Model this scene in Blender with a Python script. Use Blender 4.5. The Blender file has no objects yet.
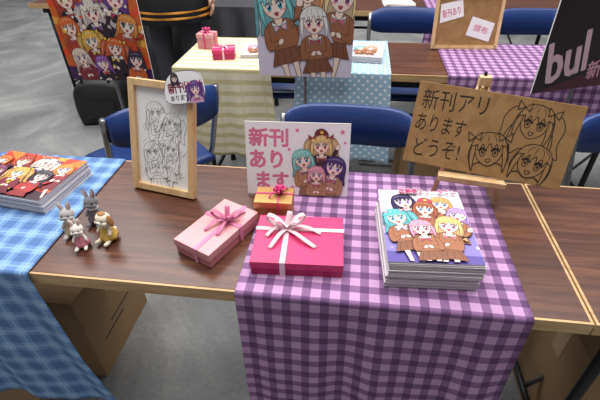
import bpy, bmesh, math, random
from mathutils import Vector, Matrix, Euler
random.seed(7)
SC=bpy.context.scene
try: SC.view_settings.view_transform='Standard'
except Exception: pass
D=bpy.data

# ---------------------------------------------------------------- colour / materials
def lin(c):
    if isinstance(c,str):
        c=c.lstrip('#'); c=[int(c[i:i+2],16)/255 for i in (0,2,4)]
    return tuple([(x/12.92 if x<=.04045 else ((x+.055)/1.055)**2.4) for x in c[:3]]+[1.0])
def hexmix(a,b,t):
    a=a.lstrip('#');b=b.lstrip('#')
    return '#'+''.join('%02x'%int(round(int(a[i:i+2],16)*(1-t)+int(b[i:i+2],16)*t)) for i in (0,2,4))
def newmat(name):
    m=D.materials.new(name); m.use_nodes=True
    nt=m.node_tree; b=nt.nodes['Principled BSDF']; return m,nt,b
def N(nt,t,**k):
    n=nt.nodes.new(t)
    for a,v in k.items(): setattr(n,a,v)
    return n
def mathn(nt,op,a,b=None,c=None):
    n=N(nt,'ShaderNodeMath',operation=op)
    for i,x in enumerate((a,b,c)):
        if x is None: continue
        if isinstance(x,(int,float)): n.inputs[i].default_value=x
        else: nt.links.new(x,n.inputs[i])
    return n.outputs[0]
def mixc(nt,f,a,b):
    n=N(nt,'ShaderNodeMix',data_type='RGBA')
    for i,x in ((0,f),(6,a),(7,b)):
        if isinstance(x,(int,float)): n.inputs[i].default_value=x
        elif isinstance(x,(tuple,list)): n.inputs[i].default_value=x
        else: nt.links.new(x,n.inputs[i])
    return n.outputs[2]
def ramp(nt,f,stops):
    n=N(nt,'ShaderNodeValToRGB'); cr=n.color_ramp
    cr.elements[0].position=stops[0][0]; cr.elements[0].color=lin(stops[0][1])
    cr.elements[1].position=stops[-1][0]; cr.elements[1].color=lin(stops[-1][1])
    for p,c in stops[1:-1]:
        e=cr.elements.new(p); e.color=lin(c)
    nt.links.new(f,n.inputs[0]); return n.outputs[0]
def plain(name,c,rough=.6,metal=0,noise=.12,nscale=60,bump=0,sheen=0):
    m,nt,b=newmat(name)
    b.inputs['Roughness'].default_value=rough; b.inputs['Metallic'].default_value=metal
    if sheen: b.inputs['Sheen Weight'].default_value=sheen
    tc=N(nt,'ShaderNodeTexCoord'); no=N(nt,'ShaderNodeTexNoise'); no.inputs['Scale'].default_value=nscale
    nt.links.new(tc.outputs['Object'],no.inputs['Vector'])
    c0=lin(c); d=tuple([x*(1-noise) for x in c0[:3]]+[1]); e=tuple([min(1,x*(1+noise)) for x in c0[:3]]+[1])
    nt.links.new(mixc(nt,no.outputs[0],d,e),b.inputs['Base Color'])
    if bump:
        bu=N(nt,'ShaderNodeBump'); bu.inputs['Strength'].default_value=bump; bu.inputs['Distance'].default_value=.001
        nt.links.new(no.outputs[0],bu.inputs['Height']); nt.links.new(bu.outputs[0],b.inputs['Normal'])
    return m
def wood(name,c1,c2,c3,scale=(1.5,14,14),rough=.4,ns=3.0):
    m,nt,b=newmat(name); b.inputs['Roughness'].default_value=rough
    tc=N(nt,'ShaderNodeTexCoord'); mp=N(nt,'ShaderNodeMapping'); mp.inputs['Scale'].default_value=scale
    nt.links.new(tc.outputs['Object'],mp.inputs[0])
    n1=N(nt,'ShaderNodeTexNoise'); n1.inputs['Scale'].default_value=ns; n1.inputs['Detail'].default_value=7; n1.inputs['Distortion'].default_value=.6
    nt.links.new(mp.outputs[0],n1.inputs['Vector'])
    n2=N(nt,'ShaderNodeTexNoise'); n2.inputs['Scale'].default_value=ns*7; n2.inputs['Detail'].default_value=3
    nt.links.new(mp.outputs[0],n2.inputs['Vector'])
    f=mathn(nt,'ADD',mathn(nt,'MULTIPLY',n1.outputs[0],.7),mathn(nt,'MULTIPLY',n2.outputs[0],.3))
    nt.links.new(ramp(nt,f,[(.32,c1),(.5,c2),(.68,c3)]),b.inputs['Base Color'])
    return m
def uvpat(name):
    m,nt,b=newmat(name); b.inputs['Roughness'].default_value=.85
    uv=N(nt,'ShaderNodeUVMap'); uv.uv_map='UVMap'
    sp=N(nt,'ShaderNodeSeparateXYZ'); nt.links.new(uv.outputs[0],sp.inputs[0])
    no=N(nt,'ShaderNodeTexNoise'); no.inputs['Scale'].default_value=900
    nt.links.new(uv.outputs[0],no.inputs['Vector'])
    bu=N(nt,'ShaderNodeBump'); bu.inputs['Strength'].default_value=.25; bu.inputs['Distance'].default_value=.0008
    nt.links.new(no.outputs[0],bu.inputs['Height']); nt.links.new(bu.outputs[0],b.inputs['Normal'])
    return m,nt,b,sp.outputs[0],sp.outputs[1]
def band(nt,x,period,width,off=0.0):
    fr=mathn(nt,'FRACT',mathn(nt,'ADD',mathn(nt,'DIVIDE',x,period),off+100.0))
    return mathn(nt,'LESS_THAN',fr,width)
def gingham(name,light,mid,dark,period,width,accent=None):
    m,nt,b,U,V=uvpat(name)
    a=band(nt,U,period,width); c=band(nt,V,period,width)
    s=mathn(nt,'MULTIPLY',mathn(nt,'ADD',a,c),.5)
    col=mixc(nt,mathn(nt,'GREATER_THAN',s,.25),lin(light),lin(mid))
    col=mixc(nt,mathn(nt,'GREATER_THAN',s,.75),col,lin(dark))
    if accent:
        a2=band(nt,U,period,.1,1-(width+(1-width)/2-.05)); c2=band(nt,V,period,.1,1-(width+(1-width)/2-.05))
        col=mixc(nt,mathn(nt,'MULTIPLY',mathn(nt,'MAXIMUM',a2,c2),.45),col,lin(accent))
    nt.links.new(col,b.inputs['Base Color']); return m
def stripes(name,c1,c2,period,width):
    m,nt,b,U,V=uvpat(name)
    col=mixc(nt,band(nt,V,period,width),lin(c1),lin(c2)); 
    col=mixc(nt,mathn(nt,'MULTIPLY',band(nt,U,period*2,.12),.35),col,lin(c2))
    nt.links.new(col,b.inputs['Base Color']); return m
def dots(name,c1,c2,period,rad):
    m,nt,b,U,V=uvpat(name)
    def cell(off):
        fu=mathn(nt,'SUBTRACT',mathn(nt,'FRACT',mathn(nt,'ADD',mathn(nt,'DIVIDE',U,period),100+off)),.5)
        fv=mathn(nt,'SUBTRACT',mathn(nt,'FRACT',mathn(nt,'ADD',mathn(nt,'DIVIDE',V,period),100+off)),.5)
        d=mathn(nt,'ADD',mathn(nt,'MULTIPLY',fu,fu),mathn(nt,'MULTIPLY',fv,fv))
        return mathn(nt,'LESS_THAN',d,rad*rad)
    f=mathn(nt,'MAXIMUM',cell(0),cell(.5))
    nt.links.new(mixc(nt,f,lin(c1),lin(c2)),b.inputs['Base Color']); return m
def artmat(name,rough=.35):
    m,nt,b=newmat(name); b.inputs['Roughness'].default_value=rough
    a=N(nt,'ShaderNodeAttribute'); a.attribute_name='Col'
    nt.links.new(a.outputs['Color'],b.inputs['Base Color']); return m

M={}
M['walnut']=wood('walnut_laminate','#3c2116','#573223','#724832',scale=(1.2,16,16),rough=.33)
M['oak']=wood('oak_edge','#a8845a','#c6a072','#d8b888',scale=(2,20,20),rough=.5)
M['pine']=wood('pine_wood','#c99c68','#dcb583','#ebcb9c',scale=(8,8,2),rough=.5)
M['card']=wood('corrugated_card','#8d6840','#a07a4c','#ad8858',scale=(3,3,3),rough=.85,ns=8)
M['boxcard']=plain('carton_card','#a0805a',.85,noise=.1,nscale=12)
M['tape']=plain('packing_tape','#b08a5a',.3,noise=.05)
M['steel']=plain('brushed_steel','#9a9a9c',.3,.9)
M['darkmetal']=plain('dark_metal','#2a2a2c',.45,.5)
M['blue']=plain('blue_vinyl','#1c3874',.4,noise=.15,nscale=25)
M['paper']=plain('paper_white','#eeebe8',.7,noise=.03)
M['pages']=plain('page_edges','#d9d5cf',.8,noise=.12,nscale=200)
M['art']=artmat('printed_sheet'); M['artmatte']=artmat('ink_drawing',.8)
M['purplecloth']=gingham('purple_gingham','#bf95bd','#86608b','#603e68',.0375,.46)
M['bluecloth']=gingham('blue_gingham','#82a5ca','#668bba','#5273a5',.050,.5,accent='#9fbddb')
M['cream']=stripes('cream_stripe','#e4dbc0','#cec194',.05,.42)
M['dotblue']=dots('blue_dot','#9fbfd4','#e8eff4',.036,.16)
M['darkcloth']=plain('dark_drape','#3b3b3f',.9,noise=.2,nscale=8)
M['black']=plain('black_nylon','#17171a',.6,noise=.2,nscale=30)
M['gold']=plain('gold_foil','#c69a60',.4,.6,noise=.25,nscale=120,bump=.3)
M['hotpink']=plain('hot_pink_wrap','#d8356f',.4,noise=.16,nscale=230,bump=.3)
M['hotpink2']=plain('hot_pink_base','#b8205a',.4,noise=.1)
M['palepink']=plain('pale_pink_wrap','#e2a0a4',.45,noise=.12,nscale=180,bump=.3)
M['palepink2']=plain('pale_pink_base','#cc828a',.45,noise=.1)
M['satinwhite']=plain('blush_satin','#f3d2da',.3,noise=.04,sheen=.4)
M['satinpink']=plain('pink_satin','#d8769e',.28,noise=.06,sheen=.4)
M['satinmag']=plain('magenta_satin','#d83c7c',.3,noise=.06)
M['orange']=plain('orange_trim','#c9862e',.5)
M['skin']=plain('skin','#dcae92',.55,noise=.05,nscale=20)
M['trouser']=plain('charcoal_trousers','#3c3c42',.9,noise=.2,nscale=14)
M['coat']=plain('black_coat','#18181c',.8,noise=.2,nscale=20)
M['hair']=plain('dark_hair','#1d1714',.5,noise=.3,nscale=90)
M['wall']=plain('hall_wall_paint','#a9aaac',.9,noise=.05,nscale=2)

# ---------------------------------------------------------------- mesh builder
class MB:
    def __init__(s): s.v=[];s.f=[];s.m=[];s.sm=[];s.mats=[]
    def mi(s,mat):
        if mat not in s.mats: s.mats.append(mat)
        return s.mats.index(mat)
    def add(s,vs,fs,mat,smooth=False,X=None):
        o=len(s.v); k=s.mi(mat)
        for p in vs:
            p=Vector(p)
            s.v.append(X@p if X is not None else p)
        for f in fs: s.f.append([o+i for i in f]); s.m.append(k); s.sm.append(smooth)
    def box(s,c,d,mat,rz=0,X=None,taper=1):
        x,y,z=[a/2 for a in d]; vs=[(-x,-y,-z),(x,-y,-z),(x,y,-z),(-x,y,-z),(-x*taper,-y*taper,z),(x*taper,-y*taper,z),(x*taper,y*taper,z),(-x*taper,y*taper,z)]
        T=Matrix.Translation(c)@Matrix.Rotation(rz,4,'Z')
        if X is not None: T=X@T
        s.add(vs,[(0,3,2,1),(4,5,6,7),(0,1,5,4),(1,2,6,5),(2,3,7,6),(3,0,4,7)],mat,False,T)
    def tube(s,path,r,mat,n=10,closed=False):
        P=[Vector(p) for p in path]; vs=[];fs=[]
        R=r if isinstance(r,(list,tuple)) else [r]*len(P)
        up=None
        for i,p in enumerate(P):
            t=(P[min(i+1,len(P)-1)]-P[max(i-1,0)]).normalized()
            if up is None:
                a=Vector((0,0,1)) if abs(t.z)<.9 else Vector((1,0,0)); up=t.cross(a).normalized()
            up=(up-t*up.dot(t)).normalized(); w=t.cross(up)
            for k in range(n):
                q=2*math.pi*k/n; vs.append(p+(up*math.cos(q)+w*math.sin(q))*R[i])
        for i in range(len(P)-1):
            for k in range(n):
                a=i*n+k;b=i*n+(k+1)%n; fs.append((a,b,b+n,a+n))
        fs.append(tuple(range(n))[::-1]); fs.append(tuple(range((len(P)-1)*n,len(P)*n)))
        s.add(vs,fs,mat,True)
    def ell(s,c,r,mat,seg=16,rings=10,X=None):
        vs=[];fs=[]
        for i in range(rings+1):
            th=math.pi*i/rings
            for k in range(seg):
                a=2*math.pi*k/seg; vs.append((r[0]*math.sin(th)*math.cos(a),r[1]*math.sin(th)*math.sin(a),r[2]*math.cos(th)))
        for i in range(rings):
            for k in range(seg):
                a=i*seg+k;b=i*seg+(k+1)%seg; fs.append((a,a+seg,b+seg,b))
        T=Matrix.Translation(c)
        if X is not None: T=T@X
        s.add(vs,fs,mat,True,T)
    def lathe(s,prof,mat,seg=20,X=None,wav=0,nw=6,yk=1):
        vs=[];fs=[]
        for j,(r,z) in enumerate(prof):
            for k in range(seg):
                a=2*math.pi*k/seg; rr=r*(1+wav*j/len(prof)*math.cos(a*nw)); vs.append((rr*math.cos(a),yk*rr*math.sin(a),z))
        for i in range(len(prof)-1):
            for k in range(seg):
                a=i*seg+k;b=i*seg+(k+1)%seg; fs.append((a,b,b+seg,a+seg))
        s.add(vs,fs,mat,True,X)
    def strip(s,path,wdir,w,mat,th=.0006):
        vs=[];fs=[];n=len(path)
        for i,p in enumerate(path):
            p=Vector(p); wd=Vector(wdir[i] if isinstance(wdir,list) else wdir).normalized(); ww=w[i] if isinstance(w,list) else w
            t=(Vector(path[min(i+1,n-1)])-Vector(path[max(i-1,0)])).normalized(); nn=t.cross(wd).normalized()*th/2
            vs+= [p-wd*ww/2+nn,p+wd*ww/2+nn,p+wd*ww/2-nn,p-wd*ww/2-nn]
        for i in range(n-1):
            a=i*4
            for k in range(4): fs.append((a+k,a+(k+1)%4,a+4+(k+1)%4,a+4+k))
        fs+= [(3,2,1,0),(n*4-4,n*4-3,n*4-2,n*4-1)]
        s.add(vs,fs,mat,True)
    def obj(s,name,parent=None,loc=(0,0,0),rot=(0,0,0),bevel=0,seg=2):
        me=D.meshes.new(name); me.from_pydata([tuple(p) for p in s.v],[],s.f); 
        for m in s.mats: me.materials.append(m)
        me.polygons.foreach_set('material_index',s.m); me.polygons.foreach_set('use_smooth',s.sm); me.update()
        bm=bmesh.new(); bm.from_mesh(me); bmesh.ops.recalc_face_normals(bm,faces=bm.faces); bm.to_mesh(me); bm.free()
        o=D.objects.new(name,me); SC.collection.objects.link(o); o.location=loc; o.rotation_euler=rot
        if parent: o.parent=parent
        if bevel:
            b=o.modifiers.new('bevel','BEVEL'); b.width=bevel; b.segments=seg; b.limit_method='ANGLE'; b.angle_limit=math.radians(50)
        return o
def empty(name,loc=(0,0,0),rot=(0,0,0)):
    o=D.objects.new(name,None); SC.collection.objects.link(o); o.location=loc; o.rotation_euler=rot; o.empty_display_size=.05; return o
def rad(*a): return tuple(math.radians(x) for x in a)

# ---------------------------------------------------------------- flat printed art
def clip(poly,x0,y0,x1,y1):
    def cl(P,ins,inter):
        o=[]
        for i in range(len(P)):
            a=P[i-1];b=P[i]
            if ins(b):
                if not ins(a): o.append(inter(a,b))
                o.append(b)
            elif ins(a): o.append(inter(a,b))
        return o
    def ix(v): return lambda a,b:(v,a[1]+(b[1]-a[1])*(v-a[0])/(b[0]-a[0]))
    def iy(v): return lambda a,b:(a[0]+(b[0]-a[0])*(v-a[1])/(b[1]-a[1]),v)
    for ins,it in ((lambda p:p[0]>=x0,ix(x0)),(lambda p:p[0]<=x1,ix(x1)),(lambda p:p[1]>=y0,iy(y0)),(lambda p:p[1]<=y1,iy(y1))):
        if not poly: return []
        poly=cl(poly,ins,it)
    return poly
def smooth(pts,n=5,closed=True):
    o=[];L=len(pts)
    rng=range(L) if closed else range(L-1)
    for i in rng:
        g=lambda k: pts[k%L] if closed else pts[max(0,min(L-1,k))]
        p0,p1,p2,p3=g(i-1),g(i),g(i+1),g(i+2)
        for j in range(n):
            t=j/n
            o.append(tuple(.5*((2*p1[a])+(-p0[a]+p2[a])*t+(2*p0[a]-5*p1[a]+4*p2[a]-p3[a])*t*t+(-p0[a]+3*p1[a]-3*p2[a]+p3[a])*t**3) for a in (0,1)))
    if not closed: o.append(pts[-1])
    return o
class Art:
    DZ=1.6e-5
    def __init__(s,w,h,bg,centered=True):
        s.w,s.h=w,h; s.P=[];s.L=0; s.b=(-w/2,0,w/2,h); s.line=None
        if bg: s.poly([(-w/2,0),(w/2,0),(w/2,h),(-w/2,h)],bg)
    def poly(s,pts,c,newlayer=True):
        if newlayer: s.L+=1
        q=clip(list(pts),*s.b)
        r=[]
        for p in q:
            if not r or abs(p[0]-r[-1][0])+abs(p[1]-r[-1][1])>1e-6: r.append(p)
        if len(r)>2: s.P.append((r,c,s.L))
    def ell(s,cx,cy,rx,ry,c,rot=0,n=18):
        s.poly([(cx+rx*math.cos(a)*math.cos(rot)-ry*math.sin(a)*math.sin(rot),cy+rx*math.cos(a)*math.sin(rot)+ry*math.sin(a)*math.cos(rot)) for a in [2*math.pi*i/n for i in range(n)]],c)
    def stroke(s,pts,w,c,closed=False,taper=False):
        s.L+=1
        P=list(pts)+([pts[0]] if closed else [])
        n=len(P)
        for i in range(n-1):
            (ax,ay),(bx,by)=P[i],P[i+1]; dx,dy=bx-ax,by-ay; l=math.hypot(dx,dy)
            if l<1e-7: continue
            wa=wb=w/2
            if taper:
                wa=w/2*math.sin(math.pi*(i+.15)/(n-.7)); wb=w/2*math.sin(math.pi*(min(i+1,n-1)+.15)/(n-.7))
                wa=max(wa,w*.08);wb=max(wb,w*.08)
            nx,ny=-dy/l,dx/l; ex,ey=dx/l*wa*.4,dy/l*wa*.4
            s.poly([(ax+nx*wa-ex,ay+ny*wa-ey),(ax-nx*wa-ex,ay-ny*wa-ey),(bx-nx*wb+ex,by-ny*wb+ey),(bx+nx*wb+ex,by+ny*wb+ey)],c,False)
    def text(s,txt,u0,v0,u1,v1,c,bold=0.0,rot=0,outline=None,ow=.05):
        cu=D.curves.new('t','FONT'); cu.body=txt; cu.size=1; cu.resolution_u=2
        o=D.objects.new('t',cu); SC.collection.objects.link(o); bpy.context.view_layer.update()
        dg=bpy.context.evaluated_depsgraph_get(); me=D.meshes.new_from_object(o.evaluated_get(dg))
        V=[v.co.copy() for v in me.vertices]
        if V:
            x0=min(v.x for v in V);x1=max(v.x for v in V);y0=min(v.y for v in V);y1=max(v.y for v in V)
            sx=(u1-u0)/(x1-x0+1e-9);sy=(v1-v0)/(y1-y0+1e-9)
            mx,my=(u0+u1)/2,(v0+v1)/2;cr,sr=math.cos(rot),math.sin(rot)
            def T(v):
                x=u0+(v.x-x0)*sx-mx;y=v0+(v.y-y0)*sy-my
                return (mx+x*cr-y*sr,my+x*sr+y*cr)
            cnt={}
            for p in me.polygons:
                for e in p.edge_keys: cnt[e]=cnt.get(e,0)+1
            edges=[e for e,k in cnt.items() if k==1]
            def pen(wd,col):
                s.L+=1
                for a,b_ in edges:
                    (ax,ay),(bx,by)=T(V[a]),T(V[b_]); dx,dy=bx-ax,by-ay; l=math.hypot(dx,dy)
                    if l<1e-7: continue
                    nx,ny=-dy/l*wd/2,dx/l*wd/2; ex,ey=dx/l*wd*.3,dy/l*wd*.3
                    s.poly([(ax+nx-ex,ay+ny-ey),(ax-nx-ex,ay-ny-ey),(bx-nx+ex,by-ny+ey),(bx+nx+ex,by+ny+ey)],col,False)
            if outline: pen((bold+ow)*2*sy,outline)
            if bold>0: pen(bold*2*sy,c)
            s.L+=1
            for p in me.polygons: s.poly([T(V[i]) for i in p.vertices],c,False)
        D.objects.remove(o); D.meshes.remove(me); D.curves.remove(cu)
    def star(s,cx,cy,r,c,rot=0,n=5,k=.45):
        s.poly([(cx+(r if i%2==0 else r*k)*math.sin(rot+i*math.pi/n),cy+(r if i%2==0 else r*k)*math.cos(rot+i*math.pi/n)) for i in range(2*n)],c)
    def build(s,name,parent,mapf,mat=None):
        vs=[];fs=[];cols=[]
        for P,c,L in s.P:
            o=len(vs); vs+=[tuple(mapf(p[0],p[1],L*s.DZ)) for p in P]; fs.append(list(range(o,o+len(P)))); cols.append(lin(c))
        me=D.meshes.new(name); me.from_pydata(vs,[],fs); me.materials.append(mat or M['art'])
        at=me.color_attributes.new('Col','FLOAT_COLOR','CORNER')
        k=0
        for i,p in enumerate(me.polygons):
            for _ in p.vertices: at.data[k].color=cols[i]; k+=1
        o=D.objects.new(name,me); SC.collection.objects.link(o); o.parent=parent; return o

def chara(A,cx,cy,s,hair,eye='#4a6fc0',outfit='#a8714f',skin='#fbe3d3',tilt=0,long=True,tails=False,bow=None,hat=None,mouth='open',line=None,lw=.045,paper=None,body=True,ears=None,wink=False,arms=False):
    ct,st=math.cos(tilt),math.sin(tilt)
    T=lambda x,y:(cx+s*(x*ct-y*st),cy+s*(x*st+y*ct))
    TT=lambda P:[T(*p) for p in P]
    dark=line or hexmix(hair,'#20101c',.55); W=lw*s
    def F(c): return paper if paper else c
    def shape(P,c,out=True,sm=4,ol=None):
        q=TT(smooth(P,sm) if sm else P)
        A.poly(q,F(c))
        if out: A.stroke(q,W,ol or dark,True)
    shade=hexmix(hair,'#3a2050',.22); lite=hexmix(hair,'#ffffff',.45)
    if tails:
        for sg in (-1,1):
            shape([(sg*.8,.75),(sg*1.35,.75),(sg*1.75,.1),(sg*1.7,-.9),(sg*2.0,-1.7),(sg*1.5,-1.45),(sg*1.35,-.8),(sg*1.1,-.1),(sg*.8,.3)],shade)
            if not paper: A.stroke(TT(smooth([(sg*1.2,.5),(sg*1.5,-.1),(sg*1.5,-.9)],4,False)),W*1.6,lite,taper=True)
    if long:
        shape([(0,1.05),(-.8,.8),(-1.12,.1),(-1.2,-.9),(-1.4,-1.7),(-.95,-1.5),(-.7,-2.0),(-.3,-1.6),(.3,-1.6),(.7,-2.0),(.95,-1.5),(1.4,-1.7),(1.2,-.9),(1.12,.1),(.8,.8)],shade)
    else:
        shape([(0,1.02),(-.8,.8),(-1.1,.1),(-1.12,-.5),(-.9,-.85),(-.5,-.7),(.5,-.7),(.9,-.85),(1.12,-.5),(1.1,.1),(.8,.8)],shade)
    if body:
        od=line or hexmix(outfit,'#201010',.5); sh=hexmix(outfit,'#301818',.22)
        shape([(-.28,-.9),(.28,-.9),(.85,-1.15),(1.05,-1.9),(.85,-2.9),(-.85,-2.9),(-1.05,-1.9),(-.85,-1.15)],outfit,sm=3,ol=od)
        shape([(-.8,-2.85),(.8,-2.85),(1.25,-3.9),(-1.25,-3.9)],sh,sm=0,ol=od)
        for k in (-.6,-.2,.2,.6): A.stroke(TT([(k,-2.85),(k*1.55,-3.9)]),W,od)
        for sg in (-1,1): shape([(sg*.2,-3.9),(sg*.62,-3.9),(sg*.5,-5.4),(sg*.24,-5.4)],skin,sm=0,ol=line or '#8a5a50')
        for sg in (-1,1):
            if arms and sg>0:
                shape([(.7,-1.2),(1.05,-1.35),(1.5,-1.0),(1.75,-.45),(1.45,-.35),(1.15,-.85),(.8,-1.7)],outfit,sm=3,ol=od); shape([(1.42,-.4),(1.78,-.5),(1.9,-.1),(1.6,.05)],skin,ol=line or '#8a5a50')
            else:
                shape([(sg*.75,-1.15),(sg*1.1,-1.4),(sg*1.3,-2.3),(sg*1.1,-2.85),(sg*.4,-2.5),(sg*.3,-2.2),(sg*.85,-2.25)],outfit,sm=3,ol=od); shape([(sg*.42,-2.52),(sg*.3,-2.2),(sg*.02,-2.2),(sg*.1,-2.5)],skin,ol=line or '#8a5a50')
        shape([(-.2,-.6),(.2,-.6),(.22,-1.15),(0,-1.35),(-.22,-1.15)],skin,out=False,sm=2)
        shape([(-.5,-1.0),(-.05,-1.35),(-.45,-1.75)],'#ffffff',sm=0); shape([(.5,-1.0),(.05,-1.35),(.45,-1.75)],'#ffffff',sm=0)
        bc=bow or '#c33d4e'
        shape([(0,-1.42),(-.42,-1.25),(-.4,-1.7)],bc,sm=0); shape([(0,-1.42),(.42,-1.25),(.4,-1.7)],bc,sm=0)
    shape([(-.78,.3),(-.76,-.15),(-.55,-.58),(0,-.9),(.55,-.58),(.76,-.15),(.78,.3),(.5,.75),(-.5,.75)],skin,ol=line or '#8a5a50')
    for sg in (-1,1):
        if not paper: A.ell(*T(sg*.5,-.38),.16*s,.08*s,'#f7b3a8',tilt)
        ex,ey=sg*.37,-.1
        if wink and sg>0:
            A.stroke(TT(smooth([(ex-.2,ey),(ex,ey-.12),(ex+.2,ey)],3,False)),W*1.8,line or '#3a2028'); continue
        if paper:
            A.stroke([T(ex+.15*math.cos(a),ey+.22*math.sin(a)) for a in [i*math.pi/5 for i in range(10)]],W,line,True)
            A.ell(*T(ex,ey+.03),.07*s,.12*s,line,tilt,10)
        else:
            A.ell(*T(ex,ey),.19*s,.25*s,'#ffffff',tilt); A.ell(*T(ex,ey-.01),.155*s,.235*s,eye,tilt)
            A.ell(*T(ex,ey+.05),.12*s,.15*s,hexmix(eye,'#100818',.6),tilt); A.ell(*T(ex-.05,ey+.1),.05*s,.07*s,'#ffffff',tilt,10)
        A.stroke(TT(smooth([(ex-.23,ey+.12),(ex-.08,ey+.27),(ex+.1,ey+.27),(ex+.24,ey+.12)],3,False)),W*1.9,line or '#3a2028')
        A.stroke(TT([(ex-.15,ey+.5),(ex+.15,ey+.52)]),W,dark)
    if mouth=='open':
        q=TT(smooth([(-.14,-.5),(.14,-.5),(.05,-.68),(-.05,-.68)],3)); A.poly(q,F('#c84a50')); A.stroke(q,W,line or '#8a3038',True)
    else: A.stroke(TT(smooth([(-.12,-.55),(0,-.6),(.12,-.55)],3,False)),W,line or '#8a3038')
    fr=[(-1.0,-.35),(-1.04,.3),(-.8,.85),(-.35,1.12),(.2,1.14),(.72,.92),(1.02,.35),(1.0,-.35),(.86,.1),(.72,.42),(.6,.05),(.42,.45),(.2,.12),(.05,.5),(-.22,.08),(-.34,.46),(-.6,.02),(-.68,.42),(-.86,.1)]
    shape(fr,hair,sm=3)
    for sg in (-1,1):
        shape([(sg*.8,.35),(sg*1.02,.2),(sg*1.08,-.5),(sg*.9,-1.25),(sg*.84,-.5),(sg*.78,-.1)],hair,sm=3)
    if not paper:
        A.stroke(TT(smooth([(-.75,.62),(-.3,.82),(.3,.84),(.75,.62)],4,False)),W*2.6,lite,taper=True)
    for x0,x1 in ((-.3,-.5),(0,-.1),(.3,.4),(.55,.75)):
        A.stroke(TT(smooth([(x0*.4,1.08),(x1*.9,.8),(x1,.45)],3,False)),W*.7,dark,taper=True)
    if ears:
        for sg in (-1,1): shape([(sg*.35,.95),(sg*.62,1.75),(sg*.95,.7)],ears,sm=0)
    if hat:
        shape([(-.6,.95),(-.5,1.5),(.1,1.75),(.65,1.4),(.7,.9),(.1,1.12)],hat,sm=3)
        A.star(*T(.1,1.35),.22*s,F('#f6d65a'))
    if bow and tails or (bow and not body):
        for sg in (-1,1):
            shape([(sg*.85,.85),(sg*1.25,1.15),(sg*1.2,.6)],bow,sm=0); shape([(sg*.85,.85),(sg*.5,1.15),(sg*.55,.65)],bow,sm=0)
XZ=lambda y0,z0=0:(lambda u,v,l:(u,y0-l,z0+v))
XY=lambda z0,w=0,h=0:(lambda u,v,l:(u,v-h/2,z0+l))

# ---------------------------------------------------------------- room
def floor_mat():
    m,nt,b=newmat('concrete_floor'); b.inputs['Roughness'].default_value=.5
    tc=N(nt,'ShaderNodeTexCoord')
    n1=N(nt,'ShaderNodeTexNoise'); n1.inputs['Scale'].default_value=1.6; n1.inputs['Detail'].default_value=9; n1.inputs['Roughness'].default_value=.62; n1.inputs['Distortion'].default_value=1.2
    nt.links.new(tc.outputs['Object'],n1.inputs['Vector'])
    n2=N(nt,'ShaderNodeTexNoise'); n2.inputs['Scale'].default_value=60; n2.inputs['Detail'].default_value=4
    nt.links.new(tc.outputs['Object'],n2.inputs['Vector'])
    f=mathn(nt,'ADD',mathn(nt,'MULTIPLY',n1.outputs[0],.8),mathn(nt,'MULTIPLY',n2.outputs[0],.2))
    nt.links.new(ramp(nt,f,[(.35,'#6a6a6b'),(.5,'#838382'),(.66,'#a3a19d')]),b.inputs['Base Color'])
    return m
fb=MB(); fb.box((0,3,-.05),(16,16,.1),floor_mat()); fb.obj('floor')
for nm,c,d in (('wall_back',(0,11.05,3),(16.2,.1,6)),('wall_front',(0,-5.05,3),(16.2,.1,6)),('wall_left',(-8.05,3,3),(.1,16,6)),('wall_right',(8.05,3,3),(.1,16,6))):
    q=MB(); q.box(c,d,M['wall']); q.obj(nm)

# ---------------------------------------------------------------- tables
def table(x0,x1,y0,y1,ztop=.7):
    b=MB(); th=.03; w=x1-x0; d=y1-y0
    b.box((w/2,d/2,ztop-th/2-.0005),(w,d,th-.001),M['oak'])
    b.box((w/2,d/2,ztop-.001),(w-.011,d-.011,.002),M['walnut'])
    b.box((w/2,d/2,ztop-th-.02),(w-.12,d-.10,.04),M['darkmetal'])
    for lx in (.10,w-.10):
        for ly in (.06,d-.06): b.tube([(lx,ly,ztop-th),(lx,ly,.015)],.0125,M['darkmetal']); b.tube([(lx,ly,.02),(lx,ly,0)],.016,M['black'])
        b.tube([(lx,.06,.12),(lx,d-.06,.12)],.01,M['darkmetal'])
        b.tube([(lx,d/2,.12),(lx+(.35 if lx<w/2 else -.35),d/2,ztop-th-.02)],.007,M['steel'])
    b.tube([(.10,d-.06,.5),(w-.10,d-.06,.5)],.009,M['darkmetal'])
    return b.obj('folding_table',loc=(x0,y0,0))
table(-1.343,.457,0,.45); table(.461,2.261,0,.45)
table(-.80,1.0,1.22,1.67); table(1.004,2.8,1.22,1.67)
table(-.45,1.35,2.30,2.75); table(-2.27,-.47,2.35,2.8)

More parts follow.
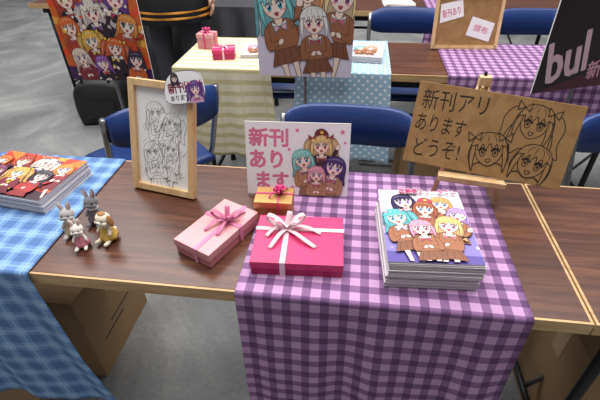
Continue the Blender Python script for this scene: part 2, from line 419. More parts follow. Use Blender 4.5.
def cloth(name,x0,x1,yb,yf,z,hem,mat,wave=.012,nwave=5,seed=0,flare=.03,skew=0):
    rnd=random.Random(seed); ph=[rnd.random()*6 for _ in range(6)]
    prof=[]
    s=0; L=yb-yf; n=26; zz=z+.0022
    for i in range(n+1): prof.append((yb-L*i/n,zz,L*i/n))
    s=L; r=.006
    for i in range(1,5):
        a=i*math.pi/8; prof.append((yf-r*math.sin(a),zz-r+r*math.cos(a),s+r*a))
    s+=r*math.pi/2; H=zz-r-hem; nh=34
    for i in range(1,nh+1): prof.append((yf-r,zz-r-H*i/nh,s+H*i/nh))
    nx=int((x1-x0)/.012); vs=[];fs=[];uv=[]
    for j,(y,zc,sv) in enumerate(prof):
        drop=max(0,(zz-r-zc)) if sv>L else 0
        for i in range(nx+1):
            t=i/nx; x=x0+(x1-x0)*t
            k=min(1,drop/.25); w=wave*k*(math.sin(nwave*2*math.pi*t+ph[0])+.5*math.sin(nwave*1.7*2*math.pi*t+ph[1]))
            yy=y-w-wave*1.6*k-drop*.03; xx=x+(t-.5)*2*flare*drop/.4+skew*drop*t
            dz=0
            if sv<L and sv>=0:
                dz=.0007*max(0,math.sin(x*23+ph[2]+3*math.sin(y*9+ph[3])))*math.sin(y*31+ph[4])**2
            vs.append((xx,yy,zc+dz+(.006*math.sin(t*7+ph[5])*k))); uv.append((x,sv))
    W=nx+1
    for j in range(len(prof)-1):
        for i in range(nx): fs.append((j*W+i,(j+1)*W+i,(j+1)*W+i+1,j*W+i+1))
    me=D.meshes.new(name); me.from_pydata(vs,[],fs); me.materials.append(mat)
    ul=me.uv_layers.new(name='UVMap')
    for l in me.loops: ul.data[l.index].uv=uv[l.vertex_index]
    for p in me.polygons: p.use_smooth=True
    o=D.objects.new(name,me); SC.collection.objects.link(o)
    so=o.modifiers.new('thick','SOLIDIFY'); so.thickness=.0012; so.offset=1
    return o
cloth('blue_gingham_tablecloth',-1.34,-.645,.45,0,.70,.25,M['bluecloth'],seed=3,wave=.008,nwave=4,skew=.16)
cloth('purple_gingham_tablecloth',-.206,.352,.452,0,.70,.16,M['purplecloth'],seed=5,wave=.006,nwave=3,flare=-.004)
cloth('cream_striped_tablecloth',-.80,-.36,1.67,1.22,.70,.29,M['cream'],seed=8,wave=.008,nwave=3)
cloth('light_blue_dotted_tablecloth',-.25,.15,1.67,1.22,.70,.29,M['dotblue'],seed=9,wave=.006,nwave=3)
cloth('purple_gingham_tablecloth.001',.38,1.0,1.67,1.22,.70,.42,M['purplecloth'],seed=10,wave=.008)
cloth('purple_gingham_tablecloth.002',.42,.80,2.75,2.30,.70,.30,M['purplecloth'],seed=11,wave=.008)
cloth('dark_grey_tablecloth',-1.75,-.62,2.8,2.35,.70,.02,M['darkcloth'],seed=12,wave=.035,nwave=5)

# ---------------------------------------------------------------- chairs
def chair(x,y,rz):
    b=MB(); W=.20
    arc=[(W*math.cos(a)*(-1),.035*math.sin(a)) for a in [math.pi*i/14 for i in range(15)]]
    vs=[];fs=[];n=len(arc)
    for (ax,ay) in arc:
        e=1-(abs(ax)/W)**6*.35
        for dy,zz in ((-.012,.715-.065*e),(-.016,.715),(-.012,.715+.065*e),(.0,.715+.07*e),(.012,.715+.065*e),(.014,.715),(.012,.715-.065*e),(.0,.715-.07*e)):
            vs.append((ax,ay+dy,zz))
    for i in range(n-1):
        for k in range(8): fs.append((i*8+k,i*8+(k+1)%8,i*8+8+(k+1)%8,i*8+8+k))
    fs.append(tuple(range(8))); fs.append(tuple(range((n-1)*8,n*8)))
    b.add(vs,fs,M['blue'],True)
    for sg in (-1,1):
        b.tube([(sg*(W+.006),.0,.76),(sg*(W+.008),-.01,.70),(sg*(W+.008),-.10,.46),(sg*(W+.01),-.36,.02)],.011,M['steel'])
        b.tube([(sg*(W-.02),-.40,.44),(sg*(W-.02),-.2,.33),(sg*(W-.02),.06,.02)],.010,M['steel'])
    b.tube([(-W-.01,-.36,.03),(W+.01,-.36,.03)],.010,M['steel']); b.tube([(-W+.02,.06,.03),(W-.02,.06,.03)],.010,M['steel'])
    pts=smooth([(-.18,-.42),(.18,-.42),(.2,-.36),(.19,-.09),(.15,-.05),(-.15,-.05),(-.19,-.09),(-.2,-.36)],4); k=len(pts)
    vs=[(p[0],p[1],.43) for p in pts]+[(p[0],p[1],.45) for p in pts]+[(p[0]*.93,-.235+(p[1]+.235)*.93,.46) for p in pts]
    fs=[tuple(range(k))[::-1],tuple(range(2*k,3*k))]
    for q in (0,k):
        for i in range(k): fs.append((q+i,q+(i+1)%k,q+k+(i+1)%k,q+k+i))
    b.add(vs,fs,M['blue'],True)
    return b.obj('folding_chair',loc=(x,y,0),rot=(0,0,rz))
chair(-.635,.735,math.pi+.85); chair(-.01,.68,-.03); chair(.875,.72,.1)
chair(-.36,1.98,.1); chair(.27,2.0,0); chair(.93,2.02,.05)

# ---------------------------------------------------------------- book stacks
def stack(name,x,y,z,rz,w,d,n,th,art,seed,groups=1):
    rnd=random.Random(seed); E=empty(name,(x,y,z),(0,0,rz)); b=MB(); zz=0; gx=0
    cov=D.materials.get('cover_edge') or plain('cover_edge','#b9a3b6',.4)
    for i in range(n):
        if groups>1 and i==n//2: gx=.006
        dx,dy=rnd.uniform(-.0012,.0012)+gx*(.5-(i<n//2)),rnd.uniform(-.002,.002)-gx*.4; r=rnd.uniform(-.006,.006)
        if i==n-1: dx=dy=r=0
        b.box((dx,dy,zz+th/2),(w-.001,d-.001,th*.72),M['pages'],r); b.box((dx,dy,zz+th*.07),(w,d,th*.13),cov,r); b.box((dx,dy,zz+th*.92),(w,d,th*.13),M['paper'],r)
        b.box((dx-w/2+.0006,dy,zz+th/2),(.0014,d,th*.9),cov,r)
        zz+=th
    b.obj('booklets',E); art.build('cover_print',E,XY(zz+.0002,w,d)); return E
z0=.7028
A=Art(.178,.232,'#dccbea')
A.poly([(-.093,.19),(.093,.16),(.093,.235),(-.093,.235)],'#f6e6f0'); A.poly([(-.093,0),(.093,0),(.093,.10),(-.093,.08)],'#8a7cc4'); A.poly([(-.093,0),(.093,0),(.093,.022),(-.093,.03)],'#5f4f9c')
for i in range(22): A.star(random.uniform(-.09,.09),random.uniform(.02,.23),random.uniform(.003,.008),random.choice(['#f7b3cf','#ffffff','#b7a2e2']))
BR='#a46a4a'
chara(A,.042,.182,.022,'#eba45c','#4a7fc0',outfit=BR,tilt=-.15,long=True,bow='#c03a50')
chara(A,-.038,.186,.024,'#2f2450','#8a4fc0',outfit=BR,tilt=.2,long=True)
chara(A,.070,.142,.022,'#b894dc','#8a50b0',outfit=BR,tilt=-.25,wink=True,long=True)
chara(A,.004,.160,.023,'#a85c38','#4a7fc0',outfit=BR,tilt=-.1,hat='#c84a5c',arms=True)
chara(A,-.060,.126,.025,'#62c8c6','#2f9fb0',outfit=BR,tilt=.2,tails=True,bow='#f2b8c8')
chara(A,.042,.104,.025,'#f0c67a','#c05a6a',outfit=BR,tilt=-.15,long=True,bow='#e06a8a',arms=True)
chara(A,-.014,.092,.023,'#ee9cb4','#c05080',outfit=BR,tilt=.1,long=False,bow='#c03a50')
A.text('放課後ティータイム',-.045,.211,.082,.228,'#e0508c',.012,outline='#ffffff',ow=.06)
stack('manga_booklet_stack',.166,.163,z0,math.radians(3.5),.178,.232,21,.0034,A,1,groups=2)
A=Art(.25,.182,'#c23a1e')
for i in range(14):
    a=i*.45; A.poly([(0,.09),(.25*math.cos(a),.09+.25*math.sin(a)),(.25*math.cos(a+.24),.09+.25*math.sin(a+.24))],random.choice(['#ee7a2a','#e8582a','#f2a040']))
A.poly([(-.125,0),(.125,0),(.125,.03),(-.02,.045),(-.125,.02)],'#3a1626')
chara(A,.03,.145,.023,'#f3ead8','#c03a3a',outfit='#2c2430',tilt=-.2,tails=True,bow='#7a3fa0')
chara(A,.095,.13,.023,'#e88a2c','#7a3fa0',outfit='#8a2430',tilt=.3)
chara(A,-.04,.14,.023,'#b03a24','#e0a030',outfit='#2c2430',tilt=.2,ears='#b03a24')
chara(A,-.10,.13,.022,'#e06a24','#309060',outfit='#3a2430',tilt=-.2)
chara(A,.065,.085,.023,'#38303c','#d03050',outfit='#b03030',tilt=-.1,arms=True)
chara(A,-.005,.085,.023,'#e8b050','#308060',outfit='#7a2034',tilt=.1,tails=True,bow='#f0d040')
chara(A,-.07,.08,.023,'#7a2f52','#d03050',outfit='#c84a28',tilt=.1,ears='#3a1626')
for i in range(22): A.star(random.uniform(-.12,.12),random.uniform(.005,.18),random.uniform(.002,.006),random.choice(['#fff2d0','#f6d24a','#3a1626']))
stack('manga_booklet_stack.001',-.838,.287,z0,math.radians(-7),.25,.182,12,.0036,A,2)

# ---------------------------------------------------------------- picture frame
E=empty('picture_frame',(-.470,.303,.7035),rad(-17,0,-11.7))
b=MB(); W,H,f=.182,.280,.017
for c,d in (((-W/2+f/2,.0,H/2),(f,.016,H)),((W/2-f/2,0,H/2),(f,.016,H)),((0,0,f/2),(W-2*f,.016,f)),((0,0,H-f/2),(W-2*f,.016,f))): b.box(c,d,M['pine'])
b.obj('frame_border',E,bevel=.0015)
b=MB(); b.box((0,.004,H/2),(W-2*f+.002,.004,H-2*f+.002),M['paper'])
b.box((0,.0095,H/2),(W-.03,.003,H-.03),M['card']); b.obj('mount',E)
A=Art(W-2*f,H-2*f,'#f4f2ee'); K='#3a3a3e'; PP='#f4f2ee'
chara(A,-.02,.185,.024,'#ffffff',line=K,paper=PP,tilt=.15,lw=.035)
chara(A,.028,.165,.022,'#ffffff',line=K,paper=PP,tilt=-.25,lw=.035,tails=True)
chara(A,.022,.10,.021,'#ffffff',line=K,paper=PP,tilt=-.1,lw=.035)
chara(A,-.03,.085,.024,'#ffffff',line=K,paper=PP,tilt=.2,lw=.035,long=True)
for i in range(60):
    x=random.uniform(-.06,.06);y=random.uniform(.01,.2); A.stroke([(x,y),(x+random.uniform(.004,.012),y+random.uniform(.006,.02))],.0008,'#6a6a70')
A.build('sketch_drawing',E,XZ(.0015,f),M['artmatte'])
b=MB(); b.tube([(0,.014,.2),(0,.085,.03)],.004,M['darkmetal']); b.tube([(-.03,.012,.004),(.03,.012,.004)],.004,M['darkmetal']); b.obj('stand_leg',E)
E2=empty('clip_on_sign',(-.378,.352,.932),rad(-17,-14,-11.7)); E2.scale=(1.15,1.15,1.2)
CP=smooth([(-.044,.006),(.02,.002),(.046,.012),(.046,.045),(.03,.058),(-.02,.06),(-.044,.04)],4)
A=Art(.095,.062,None); A.poly(CP,'#fdfbfa'); A.stroke(CP,.001,'#55444c',True)
A.text('新刊',-.038,.022,.006,.042,'#8a2438',.03); A.text('あります',-.036,.008,.01,.018,'#3a3040',.02)
chara(A,-.018,.05,.0085,'#4a3a40','#c03040',body=False); chara(A,.028,.026,.013,'#7a4fa0','#c050a0',outfit='#d8a8c8',tails=True,bow='#e05a8a')
b=MB()
b.add([(p[0],-.0095,p[1]) for p in CP]+[(p[0],-.0115,p[1]) for p in CP],[tuple(range(len(CP))),tuple(range(len(CP),2*len(CP)))]+[(i,(i+1)%len(CP),len(CP)+(i+1)%len(CP),len(CP)+i) for i in range(len(CP))],M['paper'])
b.box((-.01,-.004,.02),(.012,.012,.03),M['darkmetal']); b.obj('card',E2); A.build('print',E2,XZ(-.0116))

# ---------------------------------------------------------------- new release sign
E=empty('new_release_sign',(-.126,.327,.7045),rad(-12,0,2.5))
b=MB(); b.box((0,.0015,.0945),(.254,.003,.187),M['paper']); b.add([(0,.003,.14),(0,.003,.02),(0,.06,.012)],[(0,1,2)],M['paper']); b.obj('panel',E)
A=Art(.252,.185,'#fbf9fb'); PK='#ee7fa6'
for rr,t in enumerate(('新刊','あり','ます')):
    A.text(t,-.117+(.016 if rr==2 else 0),.127-rr*.056,-.117+(.094,.080,.094)[rr],.171-rr*.056,PK,.035)
for x,y,rr in ((.0,.168,.007),(.108,.166,.008),(.115,.14,.005),(-.012,.02,.007),(-.02,.12,.006),(.11,.09,.006)): A.star(x,y,rr,PK)
chara(A,.058,.132,.024,'#f2cf84','#c05048',outfit='#4a3038',hat='#7a2c38',tilt=.05,tails=True,bow='#b03040',arms=True)
chara(A,.014,.095,.024,'#8fdcd2','#3aa0a8',outfit='#b98a68',tilt=.2,long=True)
chara(A,.092,.078,.025,'#4a3a78','#8a50c0',outfit='#b98a68',tilt=-.2,long=True,bow='#e0709a')
chara(A,.048,.058,.020,'#f0a8b8','#c05080',outfit='#b98a68',tilt=0,long=False)
A.build('print',E,XZ(-.0001,.001))

# ---------------------------------------------------------------- easel + cardboard sign
E=empty('cardboard_sign',(.306,.352,.781),rad(-20,4,-9))
BW,BH=.358,.190
b=MB(); b.box((0,.003,BH/2),(BW,.006,BH),M['card']); b.obj('board',E,bevel=.001)
A=Art(BW,BH,None); K='#2a1f16'; PP='#a07a4c'
A.text('新刊アリ',-.165,.132,-.02,.178,K,.0,rot=.04); A.text('あります',-.168,.078,-.055,.118,K,.0,rot=-.03); A.text('どうぞ!',-.16,.02,-.055,.064,K,.0,rot=.04)
def crt(cx,cy,s,**k): chara(A,cx,cy,s,'#ffffff',line=K,paper=PP,lw=.055,body=False,**k)
crt(.085,.135,.037,tilt=-.1,tails=True,bow=PP); crt(.008,.058,.038,tilt=.15,long=False,bow=PP); crt(.105,.048,.038,tilt=-.2,long=False); 
A.build('marker_drawing',E,XZ(-.0002),M['artmatte'])
b=MB()
top=Vector((.292,.440,.975))
for fx,fy in ((.215,.372),(.365,.345)):
    b.tube([(fx,fy,.7095),(.5*fx+.5*top.x,.5*fy+.5*top.y+.010,.84),(top.x+(.006 if fx>.3 else -.006),top.y,top.z)],.0055,M['pine'],8)
b.tube([(.315,.446,.7095),(top.x+.002,top.y+.006,top.z-.015)],.005,M['pine'],8)
b.box((.29,.345,.769),(.15,.032,.009),M['pine'],rad(-9)[0]); b.box((.287,.326,.776),(.15,.004,.012),M['pine'],rad(-9)[0])
b.box((top.x,top.y-.004,top.z+.004),(.026,.018,.02),M['pine']); b.ell((top.x,top.y,top.z+.018),(.004,.004,.006),M['darkmetal'],10,8)
b.obj('tabletop_easel')

# ---------------------------------------------------------------- gifts
def bow(b,c,mat,L,w,loops,tails,h=.6,seed=0):
    c=Vector(c)
    for ang,ln,el in loops:
        d=Vector((math.cos(ang),math.sin(ang),0)); wd=Vector((-math.sin(ang),math.cos(ang),0)); path=[];ws=[]
        for i in range(21):
            t=i/20; a=2*math.pi*t
            r=ln*(.5-.5*math.cos(a)); zz=ln*h*.42*math.sin(a)*(math.sin(math.pi*t))**.6
            path.append(c+d*(r*math.cos(el))+Vector((0,0,1))*(r*math.sin(el)+ (-zz)+.003+ln*.16*math.sin(math.pi*t)))
            ws.append(w*(.45+.55*min(1,3*math.sin(math.pi*t))))
        b.strip(path,wd,ws,mat)
    for ang,ln,cv in tails:
        path=[];wd=[]
        for i in range(13):
            t=i/12; a=ang+cv*t; p=c+Vector((math.cos(a)*ln*t,math.sin(a)*ln*t,.0012+.012*math.sin(math.pi*t)*(1-t*.4)))
            path.append(p); wd.append((-math.sin(a+cv*t*.5),math.cos(a+cv*t*.5),0))
        b.strip(path,wd,w*.8,mat)
    b.ell(c+Vector((0,0,.006)),(w*.45,w*.45,w*.38),mat,12,8)
def gift(name,loc,rz,w,d,h,lidmat,basemat,rib,rw,vx,hy,loops,tails,bl,seed=0,bw=None,zt=.008):
    E=empty(name,loc,(0,0,rz))
    b=MB(); b.box((0,0,(h-zt)/2),(w-.003,d-.003,h-zt),basemat); b.box((0,0,h-zt*.5-.005),(w,d,zt+.01),lidmat); b.obj('box',E,bevel=.0012)
    b=MB(); e=.0008
    if vx is not None:
        b.strip([(vx,-d/2-e,0.0005),(vx,-d/2-e,h*.5),(vx,-d/2-e,h+e),(vx,0,h+e),(vx,d/2+e,h+e),(vx,d/2+e,.0005)],(1,0,0),rw,rib)
    if hy is not None:
        b.strip([(-w/2-e,hy,.0005),(-w/2-e,hy,h*.5),(-w/2-e,hy,h+e*1.6),(0,hy,h+e*1.6),(w/2+e,hy,h+e*1.6),(w/2+e,hy,.0005)],(0,1,0),rw,rib)
    for p in range(len(b.sm)): b.sm[p]=False
    bow(b,((bl[0]),(bl[1]),h+e),rib,.0,bw or rw,loops,tails,seed=seed)
    b.obj('ribbon_bow',E); return E
r=math.radians
gift('hot_pink_gift_box',(-.095,.126,z0),r(3),.188,.150,.036,M['hotpink'],M['hotpink2'],M['satinwhite'],.011,-.028,.028,
     [(r(25),.045,.35),(r(165),.048,.3),(r(70),.032,.9),(r(205),.034,.7),(r(-20),.035,.6)],[(r(-55),.085,.25),(r(-110),.07,-.1),(r(5),.075,-.25),(r(190),.05,.4)],(-.028,.028),bw=.012)
gift('pale_pink_gift_box',(-.280,.150,.701),r(-25),.099,.168,.038,M['palepink'],M['palepink2'],M['satinpink'],.010,.012,.02,
     [(r(40),.036,.4),(r(200),.038,.4),(r(120),.028,.9),(r(-30),.028,.7)],[(r(60),.05,.3),(r(230),.055,.3),(r(-60),.05,-.3)],(.012,.02),bw=.010)
gift('gold_gift_box',(-.168,.246,z0),r(2),.088,.062,.058,M['gold'],M['gold'],M['satinmag'],.0035,.012,.004,
     [(r(a*45),.017,.5+.3*(a%2)) for a in range(8)],[(r(30),.03,.5),(r(200),.03,.4)],(.012,.004),bw=.006)

# ---------------------------------------------------------------- figurines
def skinmesh(V,Ed,R,sub=2):
    me=D.meshes.new('sk'); me.from_pydata(V,Ed,[]); o=D.objects.new('sk',me); SC.collection.objects.link(o)
    o.modifiers.new('s','SKIN'); sv=me.skin_vertices[0].data
    for i,q in enumerate(R):
        sv[i].radius=q if isinstance(q,tuple) else (q,q); sv[i].use_root=(i==0)
    u=o.modifiers.new('u','SUBSURF'); u.levels=sub
    bpy.context.view_layer.update(); dg=bpy.context.evaluated_depsgraph_get(); m2=D.meshes.new_from_object(o.evaluated_get(dg))
    r=([v.co.copy() for v in m2.vertices],[tuple(p.vertices) for p in m2.polygons]); D.objects.remove(o); D.meshes.remove(m2); return r
def critter(name,x,y,rz,sc,fur,inner,dress,kind,earc=None):
    fm=plain(name+'_fur',fur,.9,noise=.15,nscale=900,sheen=.5); im=plain(name+'_inner',inner,.9); dm=plain(name+'_dress',dress,.85,noise=.25,nscale=500); em=fm if not earc else plain(name+'_ear',earc,.9)
    E=empty(name,(x,y,.7030),(0,0,rz)); b=MB()
    V=[(0,0,.014),(0,.001,.028),(0,0,.037),(.0115,-.003,.032),(.0155,-.011,.022),(-.0115,-.003,.032),(-.0155,-.011,.022),(.008,-.008,.008),(.011,-.022,.006),(.011,-.026,.010),(-.008,-.008,.008),(-.011,-.022,.006),(-.011,-.026,.010)]
    Ed=[(0,1),(1,2),(2,3),(3,4),(2,5),(5,6),(0,7),(7,8),(8,9),(0,10),(10,11),(11,12)]
    R=[.0105,.0095,.006,.0042,.0036,.0042,.0036,.006,.0042,.0045,.006,.0042,.0045]
    vs,fs=skinmesh(V,Ed,R); 
    mz=min(v.z for v in vs); vs=[v-Vector((0,0,mz)) for v in vs]
    b.add(vs,fs,fm,True)
    b.lathe([(.0055,.038),(.0105,.033),(.0125,.024),(.0165,.012),(.0185,.006),(.017,.0055)],dm,24,wav=.12)
    b.lathe([(.0062,.0395),(.0095,.0385),(.0105,.0355)],M['paper'],20)
    b.ell((0,0,.052),(.0148,.0132,.0130),fm,20,14); b.ell((0,-.0095,.048),(.0085,.0068,.0062),im if kind=='dog' else fm,14,10)
    b.ell((0,-.0163,.0495),(.0018,.0012,.0013),M['black'],8,6)
    for sg in (-1,1):
        b.ell((sg*.0062,-.0118,.054),(.0014,.0011,.0018),M['black'],8,6)
        b.ell((sg*.0088,-.008,.0465),(.0055,.0055,.005),fm,10,8)
        if kind=='rabbit':
            X=Matrix.Rotation(sg*.22,4,'Y'); b.ell((sg*.0075,.001,.070),(.0050,.0028,.0125),em,12,10,X); b.ell((sg*.0076,-.0012,.070),(.0030,.0017,.0095),im,10,8,X)
        else:
            X=Matrix.Rotation(-sg*.25,4,'Y'); b.ell((sg*.0155,.001,.049),(.0036,.0065,.0125),em,12,10,X)
    b.ell((0,.017,.012),(.005,.005,.005),fm,10,8)
    if kind=='dog': b.ell((.0,.0,.0635),(.008,.007,.003),em,12,8)
    b.obj('body',E); E.scale=(sc,sc,sc); return E
critter('rabbit_figurine',-.616,.127,.25,1.08,'#b9b6b4','#e8c9c2','#c6b28c','rabbit')
critter('rabbit_figurine.001',-.584,.174,.1,1.12,'#77767c','#d8b8b8','#6a6470','rabbit')
critter('rabbit_figurine.002',-.574,.090,.35,.90,'#ece4da','#f2c8c8','#e08a9a','rabbit')
critter('dog_figurine',-.525,.118,-.25,1.12,'#eadcc4','#fff4e4','#d9b45c','dog',earc='#a8784c')

# ---------------------------------------------------------------- standing visitor
def person(name,x,y,rz):
    E=empty(name,(x,y,0),(0,0,rz))
    V=[(0,0,.93),(0,.005,1.08),(0,.0,1.25),(0,.01,1.38),(0,.005,1.47)]
    R=[(.15,.105),(.125,.095),(.15,.10),(.09,.075),(.05,.05)]; Ed=[(0,1),(1,2),(2,3),(3,4)]
    for sg in (-1,1):
        o=len(V); V+=[(sg*.16,.01,1.36),(sg*.215,.02,1.12),(sg*.235,-.03,.90),(sg*.24,-.04,.86)]; R+=[.062,.045,.034,.028]; Ed+=[(3,o),(o,o+1),(o+1,o+2),(o+2,o+3)]
        o=len(V); V+=[(sg*.085,0,.84),(sg*.095,-.01,.49),(sg*.10,.015,.12),(sg*.105,-.0,.055),(sg*.115,-.13,.04)]; R+=[.085,.062,.045,.042,.036]; Ed+=[(0,o),(o,o+1),(o+1,o+2),(o+2,o+3),(o+3,o+4)]
    vs,fs=skinmesh(V,Ed,R); b=MB()
    grp={'coat':[], 'trouser':[], 'black':[], 'skin':[]}
    for f in fs:
        c=sum((vs[i] for i in f),Vector())/len(f)
        if c.z<.095: grp['black'].append(f)
        elif abs(c.x)>.185 and c.z<.89: grp['skin'].append(f)
        elif c.z<.93 and abs(c.x)<.2: grp['trouser'].append(f)
        elif c.z>1.43: grp['skin'].append(f)
        else: grp['coat'].append(f)
    for k,ff in grp.items():
        if ff: b.add(vs,ff,M[k],True)
    b.lathe([(.16,1.12),(.175,1.0),(.20,.85),(.225,.70),(.22,.695)],M['coat'],36,wav=.05,nw=7,yk=.72)
    for z,rr in ((.725,.223),(.755,.218)): b.lathe([(rr+.002,z),(rr+.004,z+.006),(rr+.001,z+.012)],M['orange'],36,wav=.05,nw=7,yk=.72)
    for i in range(4): b.ell((.03,-.118-.02*(i<2),1.22-.12*i),(.009,.005,.009),M['orange'],10,6)
    for sg in (-1,1):
        b.tube([(sg*.232,-.026,.925),(sg*.236,-.034,.895)],[.044,.046],M['coat'],14); b.tube([(sg*.233,-.028,.915),(sg*.235,-.032,.905)],.047,M['orange'],14)
        b.ell((sg*.242,-.045,.815),(.017,.036,.045),M['skin'],14,10)
        for k,(dy,ln) in enumerate(((-.027,.062),(-.009,.07),(.009,.066),(.026,.052))):
            p=Vector((sg*.243,-.045+dy,.785)); b.tube([p,p+Vector((-sg*.003,0,-ln*.45)),p+Vector((-sg*.012,0,-ln*.78)),p+Vector((-sg*.022,0,-ln))],[.0085,.008,.0072,.005],M['skin'],8)
        p=Vector((sg*.24,-.072,.83)); b.tube([p,p+Vector((-sg*.008,-.022,-.025)),p+Vector((-sg*.014,-.026,-.052))],[.011,.009,.006],M['skin'],8)
    b.ell((0,-.005,1.585),(.075,.092,.108),M['skin'],24,18); b.ell((0,-.045,1.515),(.045,.045,.035),M['skin'],16,10)
    b.ell((0,-.100,1.572),(.011,.014,.020),M['skin'],12,8); b.ell((0,-.090,1.533),(.022,.008,.006),M['palepink2'],12,6)
    for sg in (-1,1):
        b.ell((sg*.030,-.085,1.592),(.013,.008,.007),M['paper'],12,8); b.ell((sg*.030,-.0915,1.592),(.006,.003,.006),M['hair'],10,6); b.ell((sg*.030,-.089,1.612),(.017,.005,.003),M['hair'],10,6)
        b.ell((sg*.076,.0,1.58),(.009,.016,.027),M['skin'],10,8); b.ell((sg*.066,.01,1.60),(.022,.07,.085),M['hair'],14,10)
    b.ell((0,.018,1.615),(.084,.095,.095),M['hair'],24,16); b.ell((0,-.05,1.655),(.066,.042,.032),M['hair'],16,10)
    b.obj('figure',E); return E
person('standing_person',-1.10,2.04,.25)

# ---------------------------------------------------------------- boxes under tables
def carton(name,x0,x1,y0,y1,h,rz=0):
    b=MB(); w,d=x1-x0,y1-y0
    b.box((0,0,h/2),(w,d,h),M['boxcard']); b.box((0,-d*.252,h+.0015),(w,d*.49,.003),M['boxcard']); b.box((0,d*.252,h+.0015),(w,d*.49,.003),M['boxcard'])
    b.box((0,0,h+.0035),(w+.002,.05,.001),M['tape']); b.box((w/2+.0006,0,h*.85),(.001,.05,h*.3),M['tape']); b.box((-w/2-.0006,0,h*.85),(.001,.05,h*.3),M['tape'])
    b.box((w/2+.0005,d*.1,h*.42),(.001,d*.5,.006),M['darkmetal']); b.box((w/2+.0005,-d*.12,h*.34),(.001,d*.4,.006),M['darkmetal'])
    return b.obj(name,loc=((x0+x1)/2,(y0+y1)/2,0),rot=(0,0,rz),bevel=.002)
carton('cardboard_box',-1.22,-.77,.17,.50,.37); carton('cardboard_box.001',-1.24,-.87,.015,.15,.20)
carton('cardboard_box.002',.60,.98,.10,.37,.42); carton('cardboard_box.003',.25,.62,1.32,1.6,.35)

# ---------------------------------------------------------------- posters on stands
def poster(name,x,y,z,w,h,rz,art,tilt=0):
    E=empty(name,(x,y,0),(0,0,rz)); b=MB()
    b.box((0,0,z+h/2),(w,.005,h),M['paper']); b.obj('panel',E)
    art.build('print',E,XZ(-.0027,z))
    b=MB(); b.tube([(0,.012,z+h*.9),(0,.012,.03)],.007,M['steel']); b.box((0,.006,z+h*.9),(.1,.012,.02),M['darkmetal']); b.box((0,.006,z+.03),(.1,.012,.02),M['darkmetal'])
    for a in (.5,2.6,4.7): b.tube([(0,.012,.09),(.16*math.cos(a),.012+.16*math.sin(a),.008)],.006,M['darkmetal'])
    b.obj('stand',E); return E
A=Art(.37,.52,'#d8682a')
for i in range(18):
    a=i*.35; A.poly([(0,.2),(.5*math.cos(a),.2+.5*math.sin(a)),(.5*math.cos(a+.16),.2+.5*math.sin(a+.16))],random.choice(['#f0a848','#e8502a','#f6c060']))
A.poly([(-.185,0),(.185,0),(.185,.05),(.05,.03),(-.185,.06)],'#4a2058')
chara(A,-.11,.33,.044,'#c8482c','#e0a030',outfit='#2c2430',tilt=.2,ears='#c8482c'); chara(A,.10,.33,.044,'#7a4a9a','#e06090',outfit='#2c2430',tilt=-.2)
chara(A,-.01,.28,.042,'#f2e6d4','#c03a3a',outfit='#3a2230',tilt=.1,tails=True,bow='#8a3fa0',arms=True)
chara(A,.125,.23,.038,'#ec9a3a','#5a8a40',outfit='#c84a28',tilt=-.25,long=True,arms=True); chara(A,-.125,.22,.038,'#e8702c','#d04050',outfit='#b8402c',tilt=.2,arms=True)
chara(A,-.045,.17,.036,'#f4c04a','#309060',outfit='#8a2434',tilt=.15,tails=True,bow='#f0d050')
chara(A,.05,.14,.036,'#e86a30','#c03a3a',outfit='#2c2430',tilt=-.2,tails=True,bow='#f0d050'); chara(A,-.11,.10,.034,'#f0d8c0','#7a3fa0',outfit='#8a2c3a',tilt=.2); chara(A,.13,.09,.032,'#3c3044','#d04050',outfit='#d86a2c',tilt=-.1,ears='#3c3044'); chara(A,-.02,.075,.03,'#9a5ab0','#e0a030',outfit='#2c2430',tilt=.1)
for i in range(34): A.star(random.uniform(-.17,.17),random.uniform(.01,.4),random.uniform(.004,.011),random.choice(['#fff2d0','#4a1c4a','#f6d24a','#ffffff','#e8502a']))
poster('halloween_poster',-1.06,1.17,.655,.37,.52,r(3),A)
A=Art(.38,.54,'#f4eef4')
A.poly([(-.19,.35),(.19,.3),(.19,.0),(-.19,.0)],'#ecdff0')
for i in range(20): A.star(random.uniform(-.18,.18),random.uniform(.01,.5),random.uniform(.006,.014),random.choice(['#f7b3cf','#c9b2ea','#b5e2ea']))
chara(A,.015,.33,.056,'#f0b070','#c05a6a',outfit=BR,tilt=-.08,long=True,arms=True)
chara(A,.14,.30,.056,'#f3d9a0','#b0508a',outfit=BR,tilt=-.15,long=True,bow='#e06a8a')
chara(A,-.115,.275,.058,'#7fd4d0','#2f9fb0',outfit=BR,tilt=.25,tails=True,bow='#f2b8c8',arms=True)
chara(A,.035,.215,.05,'#f2ece8','#c05080',outfit=BR,tilt=.1,long=True,bow='#c03a50')
poster('character_poster',-.205,1.165,.70,.38,.54,r(1),A)
A=Art(.40,.54,'#2a1e24')
A.poly([(-.2,.0),(.2,.1),(.2,.0)],'#5a2434')
chara(A,.12,.33,.07,'#3a2c34','#c04050',outfit='#1c1418',tilt=.1)
A.text('bul',-.17,.05,-.01,.2,'#f0c8d4',.02,rot=.25); A.text('新刊',.02,.04,.14,.11,'#e8a8b8',.02,rot=.2)
poster('dark_poster',.84,1.14,.70,.40,.54,r(22),A)
E=empty('notice_board',(.50,1.58,.7045),rad(-10,0,4)); b=MB(); W,H=.29,.24
b.box((0,.004,H/2),(W,.006,H),M['card'])
for c,d in (((-W/2,0,H/2),(.014,.016,H)),((W/2,0,H/2),(.014,.016,H)),((0,0,.007),(W,.016,.014)),((0,0,H-.007),(W,.016,.014))): b.box(c,d,M['pine'])
b.add([(0,.008,.18),(0,.008,.02),(0,.09,.015),(0.004,.09,.015)],[(0,1,2)],M['pine']); b.obj('frame',E)
A=Art(W-.02,H-.02,None)
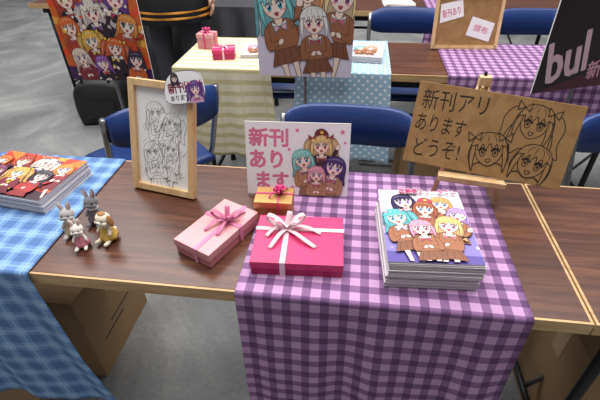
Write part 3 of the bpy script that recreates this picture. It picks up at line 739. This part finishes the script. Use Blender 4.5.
for P in ([(-.125,.10),(-.02,.13),(-.035,.20),(-.13,.18)],[(.0,.05),(.11,.02),(.125,.10),(.02,.13)]): A.poly(P,'#f6f2f2')
A.text('新刊あり',-.118,.13,-.038,.165,'#d0507c',.01,rot=.25); A.text('頒布',.03,.06,.10,.09,'#d0507c',.01,rot=-.28)
A.build('cards',E,XZ(-.0005,.01))
# ---------------------------------------------------------------- small items on second row
gift('pink_gift_box',(-.60,1.36,z0),r(10),.10,.08,.045,M['hotpink'],M['hotpink2'],M['satinwhite'],.008,0,0,[(r(0),.025,.4),(r(180),.025,.4)],[(r(-60),.04,.1)],(0,0))
gift('pink_gift_box.001',(-.72,1.50,z0),r(-8),.08,.07,.07,M['palepink'],M['palepink2'],M['satinmag'],.008,0,0,[(r(a*60),.024,.5) for a in range(6)],[(r(-60),.04,.1)],(0,0))
def smallart(w,h,bg,cs):
    A=Art(w,h,bg)
    for i,c in enumerate(cs): chara(A,(i-(len(cs)-1)/2)*w*.3,h*.62,w*.16,c,tilt=.1*(-1)**i)
    return A
stack('manga_booklet_stack.002',-.46,1.45,z0,r(8),.15,.19,5,.0035,smallart(.15,.19,'#f2dfe6',['#e9a0b8','#8fb8e0']),5)
stack('manga_booklet_stack.003',.04,1.44,z0,r(-5),.16,.20,8,.0035,smallart(.16,.20,'#e6dff2',['#7fd4d0','#f0b070']),6)
b=MB(); b.box((0,0,.004),(.2,.14,.008),M['paper']); b.box((.0,0,.011),(.19,.13,.006),M['pages'],.1); b.obj('paper_stack',loc=(.25,2.5,.7012),rot=(0,0,.1))
b=MB()
P=[(-.17,0),(-.18,.1),(-.16,.24),(-.08,.29),(.08,.29),(.16,.24),(.18,.1),(.17,0)]
S=smooth(P,4,False); n=len(S); vs=[]
for k,(yy,sc) in enumerate(((-.09,.86),(-.07,.97),(0,1),(.07,.97),(.09,.86))): vs+=[(p[0]*sc,yy,p[1]*(.5+.5*sc)) for p in S]
fs=[tuple(range(n)),tuple(range(4*n,5*n))]
for k in range(4):
    for i in range(n): fs.append((k*n+i,k*n+(i+1)%n,(k+1)*n+(i+1)%n,(k+1)*n+i))
b.add(vs,fs,M['black'],True)
b.tube([(-.09,-.06,.26),(-.08,-.06,.36),(0,-.06,.40),(.08,-.06,.36),(.09,-.06,.26)],.008,M['black'])
b.box((0,-.095,.11),(.2,.02,.12),M['black']); b.obj('shoulder_bag',loc=(-1.72,2.05,0.012),rot=(0,0,.2))

# ---------------------------------------------------------------- lights, world, camera
def area(name,loc,size,e,rot=(0,0,0),col=(1,1,1)):
    l=D.lights.new(name,'AREA'); l.shape='RECTANGLE'; l.size=size[0]; l.size_y=size[1]; l.energy=e; l.color=col
    o=D.objects.new(name,l); SC.collection.objects.link(o); o.location=loc; o.rotation_euler=rot; return o
area('ceiling_light',(-.6,.3,4.2),(3.2,2.0),130,col=(1,.985,.965))
area('ceiling_light.001',(1.5,2.0,4.5),(3.2,2.0),125,col=(1,.985,.97))
area('ceiling_light.002',(-2.5,3.5,4.5),(3.2,2.0),165)
w=D.worlds.new('hall'); SC.world=w; w.use_nodes=True; w.node_tree.nodes['Background'].inputs[0].default_value=(.92,.95,1,1); w.node_tree.nodes['Background'].inputs[1].default_value=.52
cam=D.cameras.new('camera'); co=D.objects.new('camera',cam); SC.collection.objects.link(co); SC.camera=co
cam.sensor_width=36; cam.lens=424.58*36/600; cam.clip_start=.02
Fv=Vector((-.1090,.7938,-.5983)); Rv=Vector((.9919,.1266,-.0129)); Uv=Vector((-.0655,.5948,.8012))
Fv.normalize(); Rv=(Rv-Fv*Rv.dot(Fv)).normalized(); Uv=Rv.cross(Fv)
mt=Matrix((Rv,Uv,-Fv)).transposed(); co.rotation_euler=mt.to_euler(); co.location=(0,-.539,1.342)
